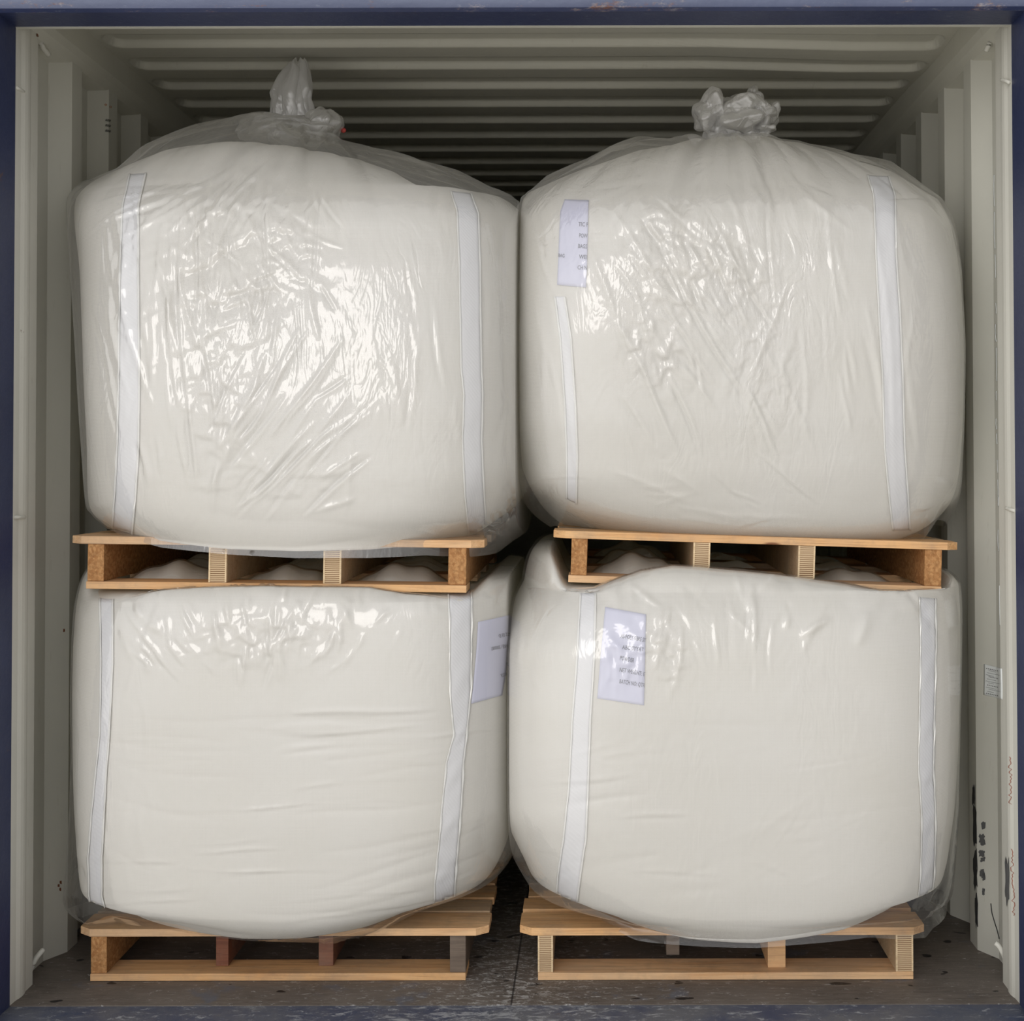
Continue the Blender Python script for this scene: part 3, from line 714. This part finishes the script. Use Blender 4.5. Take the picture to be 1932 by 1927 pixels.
cov_LU = shell(covrows(rows_LU, {1004: (190, 985), 990: (176, 999), 965: (168, 1004), 900: (161, 1003), 780: (152, 996), 650: (145, 994), 520: (136, 993), 440: (130, 991), 400: (130, 989), 375: (133, 984)}, extra=[(1040, 215, 962, .050, 3.0)]),
    [(130, 390), (150, 345), (185, 312), (250, 290), (310, 262), (350, 240), (420, 225), (500, 215), (560, 222), (620, 255), (680, 272), (740, 290), (800, 303), (880, 328), (940, 360), (992, 400)], None,
    560, 250, 90, .008, [(180, 1008), (300, 1034), (430, 1046), (560, 1053), (700, 1053), (800, 1050), (880, 1058), (945, 1060), (1000, 1010)], .05, segs=sg,
    crump=[(450, 520, 110, 170, .0040, .055, 0), (560, 470, 50, 110, .0025, .04, .4), (420, 760, 60, 140, .0028, .045, .2), (960, 1000, 60, 70, .018, .045, .7), (480, 310, 90, 50, .004, .05, 0), (250, 560, 70, 190, .0022, .05, 0), (540, 900, 200, 60, .0018, .05, 0)],
    open_bottom=True, base_noise=.005, seam=('L', -.003), seed=21, topsegs=.010, pow_=3.4)
rl = random.Random(12); sg = []
sg += [S(1110, 440, 1160, 600, .006, .006, 0), S(1160, 600, 1290, 860, .006, .007, 0), S(1200, 370, 1420, 780, .006, .005, 2), S(1150, 380, 1260, 560, .005, .005, 0), S(1330, 380, 1470, 640, .006, .005, 2), S(1455, 300, 1460, 600, .005, .004, 2), S(1650, 380, 1712, 960, .006, .004, 0), S(1640, 560, 1690, 900, .005, .004, 0), S(1560, 360, 1590, 600, .005, .004, 0), S(1420, 720, 1490, 520, .005, .004, 0), S(1590, 700, 1610, 820, .005, .005, 0)]
sg += rand_segs(rl, 34, (1160, 380, 1460, 840), math.radians(62), .18, (50, 180), (.004, .008), (.002, .0055), (0, 2))
sg += rand_segs(rl, 22, (1500, 350, 1760, 960), PI / 2 - .1, .12, (80, 240), (.004, .009), (.0012, .003), (0, 2))
sg += rand_segs(rl, 16, (1010, 330, 1120, 900), PI / 2 - .2, .1, (120, 300), (.005, .010), (.001, .003), (0, 2))
sg += rand_segs(rl, 26, (1080, 290, 1740, 380), 0, .3, (70, 200), (.006, .011), (.0015, .004), (0, 2), conv=(1390, 190))
sg += rand_segs(rl, 14, (1050, 900, 1500, 1000), .15, .25, (60, 200), (.004, .008), (.0015, .004), (0, 2))
cov_RU = shell(covrows(rows_RU, {1002: (1040, 1782), 985: (1015, 1796), 955: (1002, 1806), 900: (996, 1812)}, -2, 2),
    [(990, 392), (1000, 360), (1040, 325), (1110, 298), (1150, 278), (1200, 264), (1290, 262), (1390, 250), (1470, 262), (1560, 283), (1640, 294), (1700, 318), (1760, 362), (1803, 415)], None,
    560, 250, 90, .008, [(1020, 975), (1045, 996), (1100, 1000), (1300, 1014), (1500, 1021), (1700, 1024), (1765, 1020), (1798, 985)], .16, segs=sg,
    crump=[(1300, 500, 110, 120, .0038, .05, .35), (1240, 660, 60, 90, .004, .045, .4), (1420, 560, 60, 150, .0025, .05, 0), (1250, 420, 60, 60, .004, .045, .3), (1770, 985, 40, 40, .008, .045, 0), (1440, 700, 90, 120, .0018, .05, 0)],
    open_bottom=True, base_noise=.005, seam=('R', -.003), seed=22, topsegs=.012, pow_=3.4)
rl = random.Random(13)
sg = rand_segs(rl, 70, (240, 1140, 760, 1260), 0, .25, (24, 90), (.004, .008), (.0018, .0045), (0, 2), conv=(500, 1500)) + rand_segs(rl, 14, (150, 1120, 300, 1700), PI / 2, .2, (60, 200), (.004, .008), (.001, .002), (0, 2))
lu2 = lambda X, Y: lu(X, Y) + .002
ru2 = lambda X, Y: ru(X, Y) + .002
cov_LL = shell(covrows(rows_LL, {1742: (128, 905), 1725: (122, 925), 1690: (122, 942), 1620: (127, 960), 1500: (133, 968)}, -2, 2),
    None, None, 520, 240, 60, .006, [(125, 1790), (150, 1785), (200, 1765), (300, 1766), (450, 1784), (560, 1792), (620, 1799), (700, 1793), (770, 1772), (850, 1745), (925, 1705)], .045, topfn=lu2, segs=sg,
    crump=[(500, 1200, 130, 50, .0028, .035, 0), (690, 1190, 60, 50, .002, .035, 0), (135, 1700, 26, 90, .008, .04, 0), (640, 1790, 80, 14, .005, .03, 0)],
    open_bottom=True, base_noise=.004, seam=('L', -.024), seed=23, pow_=40)
rl = random.Random(14)
sg = [S(1250, 1140, 1235, 1260, .007, .006, 0), S(1262, 1145, 1248, 1230, .006, .005, 0), S(1285, 1180, 1275, 1300, .005, .005, 0), S(1190, 1105, 1245, 1145, .005, .005, 0), S(1150, 1200, 1175, 1240, .005, .004, 0), S(1185, 1220, 1180, 1290, .005, .004, 0), S(1210, 1225, 1200, 1290, .005, .004, 0), S(1348, 1150, 1352, 1260, .004, .003, 0), S(985, 1160, 972, 1270, .006, .005, 0)]
sg += rand_segs(rl, 30, (1130, 1110, 1450, 1300), PI / 2, .35, (30, 110), (.004, .007), (.001, .003), (0, 2)) + rand_segs(rl, 18, (1380, 1400, 1700, 1700), -.5, .4, (60, 160), (.004, .008), (.0004, .001), (0, 2))
cov_RL = shell(covrows(rows_RL, {1735: (1052, 1786), 1715: (1030, 1792), 1680: (1000, 1795), 1610: (978, 1801), 1500: (966, 1808)}, -2, 2, extra=[(1765, 1090, 1784, .06, 2.8)]),
    None, None, 520, 240, 60, .006, [(1030, 1735), (1070, 1755), (1139, 1781), (1201, 1795), (1294, 1792), (1430, 1793), (1560, 1783), (1641, 1777), (1708, 1787), (1765, 1797), (1785, 1785)], .04, topfn=ru2, segs=sg,
    crump=[(1255, 1220, 40, 60, .003, .035, .2), (1180, 1230, 40, 60, .0025, .03, 0), (1770, 1740, 40, 70, .006, .05, 0), (1200, 1788, 70, 16, .005, .04, 0)],
    open_bottom=True, base_noise=.004, seam=('R', -.024), seed=24, pow_=40)

for _c, _b in ((cov_LU, body_LU), (cov_RU, body_RU), (cov_LL, body_LL), (cov_RL, body_RL)): push_out(_c, _b)
def make_bag(Bd, Cv, film, label, base_z):
    cx, yc, z1, a, b = Bd.info
    t = empty('bulk_bag', (cx, yc, base_z), label, 'bulk bag')
    off = np.array([cx, yc, base_z])
    o = mesh_obj('fabric_body', Bd.V - off, Bd.F, FAB, t, smooth=True)
    c = mesh_obj('plastic_cover', Cv.V - off, Cv.F, film, t, smooth=True)
    bpy.context.view_layer.update()
    return t, o, c, BVHTree.FromPolygons([Vector(v) for v in Bd.V], Bd.F.tolist())
def reparent(o, t):
    if o is None: return
    o.parent = t; o.matrix_parent_inverse = Matrix.Translation(-t.location)
bags = {}
bags['LU'] = make_bag(body_LU, cov_LU, FILM_LU, 'white bulk bag at upper left under glossy clear film with a tall leaf-shaped tied top', pLU[2] + .125)
bags['RU'] = make_bag(body_RU, cov_RU, FILM_RU, 'white bulk bag at upper right on the tilted pallet, film top crumpled into a ball', pRU[2] + .12)
bags['LL'] = make_bag(body_LL, cov_LL, FILM_LL, 'white bulk bag at lower left with many horizontal creases, squashed under the upper left pallet', .127)
bags['RL'] = make_bag(body_RL, cov_RL, FILM_RL, 'white bulk bag at lower right, under the tilted pallet, on a floor pallet', .127)

def strap(k, Lp, Rp, wave=.0006, stitch=True):
    t, o, c, bv = bags[k]
    s_ = patch('webbing_strap', bv, Lp, Rp, .0022, WEB, None, 7, 90, wave); reparent(s_, t)
    if stitch and s_:
        for P in (Lp, Rp):
            A = [(x - 1.6, y) for x, y in P]; B_ = [(x + 1.6, y) for x, y in P]
            q = patch('stitched_edge', bv, A, B_, .0042, STITCH, None, 3, 90, wave, .001)
            if q: q.parent = s_
strap('LU', [(246, 330), (232, 390), (228, 500), (226, 620), (225, 740), (222, 860), (217, 950), (213, 1005)], [(276, 328), (262, 390), (262, 500), (263, 620), (264, 740), (262, 860), (256, 950), (250, 1012)])
strap('LU', [(850, 362), (862, 400), (866, 500), (868, 600), (870, 700), (875, 745), (872, 830), (876, 930), (884, 1012)], [(888, 366), (902, 405), (905, 500), (906, 600), (908, 700), (910, 745), (908, 830), (912, 930), (917, 1010)])
strap('RU', [(1048, 560), (1058, 640), (1066, 760), (1070, 860), (1070, 940)], [(1066, 560), (1078, 640), (1086, 760), (1090, 860), (1088, 950)])
strap('RU', [(1636, 332), (1648, 370), (1652, 480), (1658, 600), (1665, 720), (1668, 840), (1676, 930), (1684, 1000)], [(1676, 334), (1688, 370), (1690, 480), (1698, 600), (1703, 720), (1706, 840), (1712, 930), (1716, 1000)])
strap('LL', [(190, 1130), (192, 1250), (190, 1380), (182, 1460), (174, 1540), (168, 1620), (170, 1690), (178, 1738)], [(214, 1132), (214, 1250), (208, 1380), (202, 1460), (198, 1540), (194, 1620), (194, 1690), (206, 1748)])
strap('LL', [(846, 1110), (848, 1200), (848, 1300), (856, 1385), (842, 1440), (834, 1520), (828, 1590), (820, 1660), (818, 1735)], [(890, 1115), (889, 1200), (888, 1300), (880, 1385), (874, 1440), (870, 1520), (864, 1590), (858, 1660), (856, 1725)], .0016)
strap('RL', [(1096, 1120), (1090, 1230), (1080, 1360), (1074, 1480), (1064, 1580), (1054, 1650), (1050, 1725)], [(1124, 1120), (1122, 1230), (1114, 1360), (1110, 1480), (1106, 1580), (1096, 1650), (1086, 1735)])
strap('RL', [(1734, 1128), (1736, 1220), (1734, 1340), (1732, 1450), (1738, 1540), (1736, 1640), (1728, 1735)], [(1764, 1130), (1765, 1220), (1762, 1340), (1760, 1450), (1764, 1540), (1762, 1640), (1754, 1722)], .0012)

def sheet(k, Lp, Rp, lines, fold=None):
    t, o, c, bv = bags[k]
    s_ = patch('paper_sheet', bv, Lp, Rp, .0030, PAPER, None, 14, 26, 0, .0006); reparent(s_, t)
    if s_: s_['label'] = 'bluish white printed paper sheet'
    x = text_on('printed_text', bv, lines, .0042, INK, None)
    if x and s_: x.parent = s_
sheet('RU', [(1066, 378), (1058, 400), (1056, 440), (1054, 490), (1052, 538)], [(1111, 379), (1110, 420), (1109, 460), (1108, 500), (1106, 543)],
    [('TIC F', 1092, 428, 1110, 429, 8), ('POW', 1093, 449, 1109, 450, 8), ('BAGS', 1091, 469, 1108, 470, 8), ('WEI', 1093, 489, 1108, 490, 8), ('CH N', 1090, 509, 1108, 510, 8), ('BAG', 1054, 486, 1066, 487, 7)])
sheet('LL', [(901, 1174), (899, 1210), (896, 1250), (892, 1290), (888, 1328)], [(963, 1160), (962, 1190), (957, 1230), (953, 1270), (946, 1312)],
    [('P-02 03 D', 961, 1192, 938, 1197, 7), ('DWKE / 5000087', 959, 1214, 924, 1221, 7), ('2', 955, 1250, 952, 1251, 7), ('WOTA', 953, 1268, 941, 1272, 7)])
sheet('RL', [(1142, 1146), (1138, 1190), (1133, 1240), (1130, 1280), (1127, 1318)], [(1219, 1160), (1218, 1200), (1217, 1245), (1216, 1290), (1215, 1331)],
    [('AS-POLY FIBRE SY', 1171, 1204, 1218, 1212, 8), ('ABC 0YYAT', 1174, 1225, 1214, 1230, 8), ('POWDER', 1169, 1245, 1196, 1250, 8), ('NET WEIGHT: E', 1168, 1267, 1216, 1276, 8), ('BATCH NO: QTR', 1168, 1289, 1216, 1297, 8)])

# ---- tied tops of the two upper covers
def blob(pxc, pyc, Y, rx, ry, depth, seed, rough=.28, nu=96, nv=64, lobes=7, out=None):
    c0 = at(pxc, pyc, Y); sc_ = (Y - CAM[1]) / FPX; rn_ = np.random.RandomState(seed)
    u = np.linspace(0, 2 * PI, nu, endpoint=False); v_ = np.linspace(0.04, PI - .04, nv); U, W_ = np.meshgrid(u, v_)
    d = np.stack([np.sin(W_) * np.cos(U), np.sin(W_) * np.sin(U), np.cos(W_)], -1)
    h = np.zeros_like(U)
    for k in range(lobes * 2):
        q = rn_.normal(size=3); q /= np.linalg.norm(q); fr = rn_.uniform(.8, 2.2) * (1 + k * .10)
        h += (np.abs(((d @ q) * fr + rn_.uniform()) % 2 - 1) - .5) / (1 + k * .16)
    r_ = 1 + rough * h
    P = d * r_[..., None] * np.array([rx * sc_, depth, ry * sc_]) + c0
    return P.reshape(-1, 3), grid_faces(nu, nv, True)
def film_obj(name, parts, mat, parent):
    V = np.concatenate([p[0] for p in parts]); n = 0; F = []
    for p in parts: F.append(p[1] + n); n += len(p[0])
    o = mesh_obj(name, V, np.concatenate(F), mat, None, smooth=True); reparent(o, parent); return o
def neck(cl, Y, depth, seed, flutes=9, nu=120, nv=70, tw=1.2):
    """fluted tube; cl rows: (py, xl, xr)"""
    cl = np.array(cl, float); t = np.linspace(0, 1, nv); s_ = np.linspace(0, 1, len(cl))
    py = np.interp(t, s_, cl[:, 0]); xl = np.interp(t, s_, cl[:, 1]); xr = np.interp(t, s_, cl[:, 2])
    u = np.linspace(0, 2 * PI, nu, endpoint=False); rn_ = np.random.RandomState(seed); ph = rn_.uniform(0, 6, 4); V = []
    for i in range(nv):
        c0 = at((xl[i] + xr[i]) / 2, py[i], Y); a = (xr[i] - xl[i]) / 2 * (Y - CAM[1]) / FPX
        fl = .34 * np.abs(np.sin(u * flutes / 2 + ph[0] + t[i] * tw)) ** .8 + .10 * np.abs(np.sin(u * (flutes + 4) / 2 + ph[1] - t[i] * tw * 1.5)) + .05 * np.sin(u * 3 + t[i] * 9 + ph[2])
        r_ = .72 + fl * .8; env = math.sin(PI * min(1, .15 + t[i] * .8)) * depth
        V.append(np.stack([c0[0] + a * r_ * np.cos(u), c0[1] + env * r_ * np.sin(u), np.full_like(u, c0[2]) + .006 * np.sin(u * 5 + i * .2)], -1))
    return np.concatenate(V), grid_faces(nu, nv, True)
YN = .60
tLU = bags['LU'][0]; tRU = bags['RU'][0]
film_obj('tied_neck', [neck([(232, 498, 604), (215, 506, 596), (190, 512, 588), (172, 511, 591), (150, 524, 589), (132, 537, 585), (120, 545, 580), (113, 556, 574)], YN, .035, 4, 6),
                       neck([(236, 515, 590), (200, 528, 580), (170, 532, 578), (145, 540, 574), (128, 552, 570)], YN - .01, .02, 9, 5)], FILM_K, tLU)
film_obj('gathered_collar', [blob(520, 245, YN - .03, 84, 25, .10, 3, .16), blob(610, 238, YN - .04, 36, 34, .05, 8, .14), blob(560, 252, YN - .05, 70, 26, .08, 12, .18)], FILM_K, tLU)
o = film_obj('tie_end', [blob(648, 246, YN - .03, 5, 5, .006, 2, .05, 16, 10)], REDTIE, tLU); o['label'] = 'small red tip of the tie'
film_obj('crumpled_top', [blob(1384, 224, YN, 66, 46, .09, 31, .24, 130, 90, 5), blob(1400, 226, YN - .03, 48, 38, .08, 33, .36, 130, 90, 5), blob(1350, 216, YN - .02, 36, 38, .06, 35, .34, 110, 80, 4), blob(1438, 218, YN - .01, 26, 30, .05, 41, .42, 110, 80, 5), blob(1424, 182, YN, 15, 17, .03, 43, .4, 60, 40, 4), blob(1440, 248, YN - .03, 18, 18, .04, 45, .4, 60, 40, 4),
                         neck([(285, 1318, 1456), (272, 1322, 1450), (258, 1330, 1446), (240, 1340, 1440)], YN, .09, 44, 13)], FILM_B, tRU)

# ------------------------------------------------------------------ lashing bars and rings, stickers, markings
def rod(name, pts, r, label, mat=CREAM_POST, cat='lashing bar', group=None):
    P = catmull([at(*p) for p in pts], 6); c0 = np.mean(P, 0)
    o = mesh_obj(name, *tube([p - c0 for p in P], r, 12), mat, smooth=True); o.location = c0
    return tag(o, label, cat, group)
rod('lashing_ring', [(68, 66, .19), (74, 72, .175), (80, 88, .18), (92, 104, .215)], .0065, 'cream curved lashing ring with rust at the top of the left wall', cat='lashing ring')
rod('lashing_ring', [(56, 1834, .175), (62, 1820, .175), (70, 1806, .185), (82, 1792, .20)], .0065, 'cream bent lashing ring near the floor on the left wall', cat='lashing ring')
rod('lashing_ring', [(1876, 66, .21), (1870, 74, .20), (1866, 84, .195), (1861, 96, .205)], .0062, 'cream lashing ring at the top of the right wall', cat='lashing ring')
rod('lashing_ring', [(1878, 1780, .165), (1885, 1786, .16), (1893, 1800, .155), (1900, 1818, .16)], .0068, 'cream bent lashing ring near the floor on the right wall', cat='lashing ring')
rod('lashing_bar', [(25, 164, .006), (34, 167, .012), (44, 173, .045)], .0045, 'short cream bar across the left post near its top')
rod('lashing_bar', [(26, 976, .006), (36, 976, .02), (46, 976, .055)], .0045, 'short cream bar across the left post at mid height')
rod('lashing_bar', [(12, 1822, .006), (20, 1817, .02), (31, 1806, .055)], .0045, 'short cream bar across the left post near the floor')
rod('lashing_bar', [(1905, 156, .006), (1898, 153, .02), (1890, 151, .055)], .0045, 'short cream bar across the right post near its top')
rod('lashing_bar', [(1916, 964, .006), (1908, 962, .02), (1899, 959, .055)], .0045, 'short cream bar across the right post at mid height')
rod('lashing_bar', [(1930, 1797, .006), (1926, 1792, .02), (1917, 1784, .055)], .0045, 'short cream bar across the right post near the floor')

wl = bpy.data.objects['wall_left']; wr = bpy.data.objects['wall_right']
pl_, pr_ = bpy.data.objects['trim_8'], bpy.data.objects['trim_9']
bL = bvh_of(wl, pl_); bR = bvh_of(wr, pr_); bRt = bvh_of(bpy.data.objects['trim_2'], wl)
o = patch('paper_sticker', bR, [(1857, 1253), (1857, 1282), (1856, 1311)], [(1891, 1262), (1892, 1292), (1892, 1320)], .0012, STICK, None, 12, 12, 0, .0006)
if o:
    tag(o, 'small white printed sticker on the right wall', 'sticker')
    ln = []
    for i in range(13):
        y = 1262 + i * 3.9; a0 = (1861, 1866, 1863)[i % 3]; b0 = (1884, 1880, 1888, 1876)[i % 4]
        ln.append((('lllllll', 'mmmmmm', 'nnnnnnnn', 'mmnnmm')[i % 4], a0, y, b0, y + (b0 - a0) * .22, 1.7))
    text_on('printed_text', bR, ln, .0022, GREYM, o)
# stencilled marks on the left corrugation
o = text_on('stencil_mark', bL, [('###', 198, 228, 208, 230, 5), ('###', 198, 238, 208, 240, 5), ('###', 198, 248, 208, 250, 5)], .0012, BLACK, wl)
o = text_on('orange_mark', bL, [('o', 196, 199, 201, 200, 6), ('o', 205, 203, 210, 204, 6)], .0012, ORANGE, wl)
# black smudges and red handwriting on the right wall
def blotch(cx, cy, rx, ry, seed, bvh, mat, parent, nm):
    rn_ = random.Random(seed); ps = []
    for i in range(18):
        a = 2 * PI * i / 18; k = rn_.uniform(.65, 1.1); ps.append((cx + rx * k * max(-1, min(1, 1.25 * math.cos(a))), cy + ry * k * max(-1, min(1, 1.25 * math.sin(a)))))
    c0 = hit(bvh, cx, cy, .0014); V = [c0] if c0 else []
    for p in ps:
        h = hit(bvh, *p, .0014)
        if h: V.append(h)
    if len(V) > 4:
        n = len(V) - 1; mesh_obj(nm, V, [(0, 1 + i, 1 + (i + 1) % n) for i in range(n)], mat, parent)
for i, (x, y, a, b) in enumerate([(1856, 1558, 4, 8), (1853, 1582, 6, 9), (1855, 1592, 5, 4), (1853, 1611, 6, 7), (1855, 1622, 5, 5), (1854, 1648, 5, 9), (1857, 1655, 3, 8), (1856, 1683, 3, 8)]):
    blotch(x, y, a, b, i, bR, GREYM, wr, 'smudged_mark')
blotch(1901, 1664, 4.5, 44, 50, bR, GREYM, wr, 'scuff_mark')
for i, (x, y, a, b) in enumerate([(1838, 1500, 3, 20), (1840, 1560, 4, 40), (1841, 1640, 4, 40), (1843, 1720, 3, 34)]):
    blotch(x, y, a, b, 60 + i, bR, BLACK, wr, 'scuff_mark')
def stroke(pts, wpx, bvh, mat, parent, nm):
    P = catmull([(x, y) for x, y in pts], 5)
    Lp = [(x - wpx / 2, y) for x, y in P]; Rp = [(x + wpx / 2, y) for x, y in P]
    patch(nm, bvh, Lp, Rp, .0014, mat, parent, 2, len(P) * 2, 0, .0004)
stroke([(1870, 1705), (1872, 1722), (1877, 1740), (1882, 1756), (1886, 1772)], 1.6, bR, BLACK, wr, 'black_scratch')
rs = random.Random(3)
def scribble(x0, y0, x1, y1, n, amp):
    return [(x0 + (x1 - x0) * i / n + rs.uniform(-amp, amp), y0 + (y1 - y0) * i / n) for i in range(n + 1)]
stroke(scribble(1907, 1428, 1907, 1518, 26, 3.2), 1.1, bR, REDINK, wr, 'red_handwriting')
stroke(scribble(1909, 1602, 1913, 1728, 36, 3.0), 1.1, bR, REDINK, wr, 'red_handwriting')
for i, (x, y0, y1) in enumerate([(1876, 330, 390), (1877, 400, 470), (1878, 480, 525), (1879, 572, 592), (1879, 612, 645), (1880, 656, 720), (1880, 738, 756), (1880, 790, 810), (1881, 818, 838), (1882, 868, 892), (1883, 905, 955), (1884, 1000, 1040), (1886, 1105, 1180)]):
    stroke([(x, y0), (x + rs.uniform(-1, 1), (y0 + y1) / 2), (x + 1, y1)], 1.8, bR, STICK, wr, 'sealant_trace')
blotch(70, 66, 3, 3, 71, bL, RUST, wl, 'rust_patch'); blotch(94, 73, 5, 3, 72, bL, RUST, wl, 'rust_patch')
for i, (x, y) in enumerate([(114, 1665), (110, 1671), (113, 1678), (120, 1190)]): blotch(x, y, 2, 3.5, 80 + i, bL, RUST, wl, 'rust_patch')
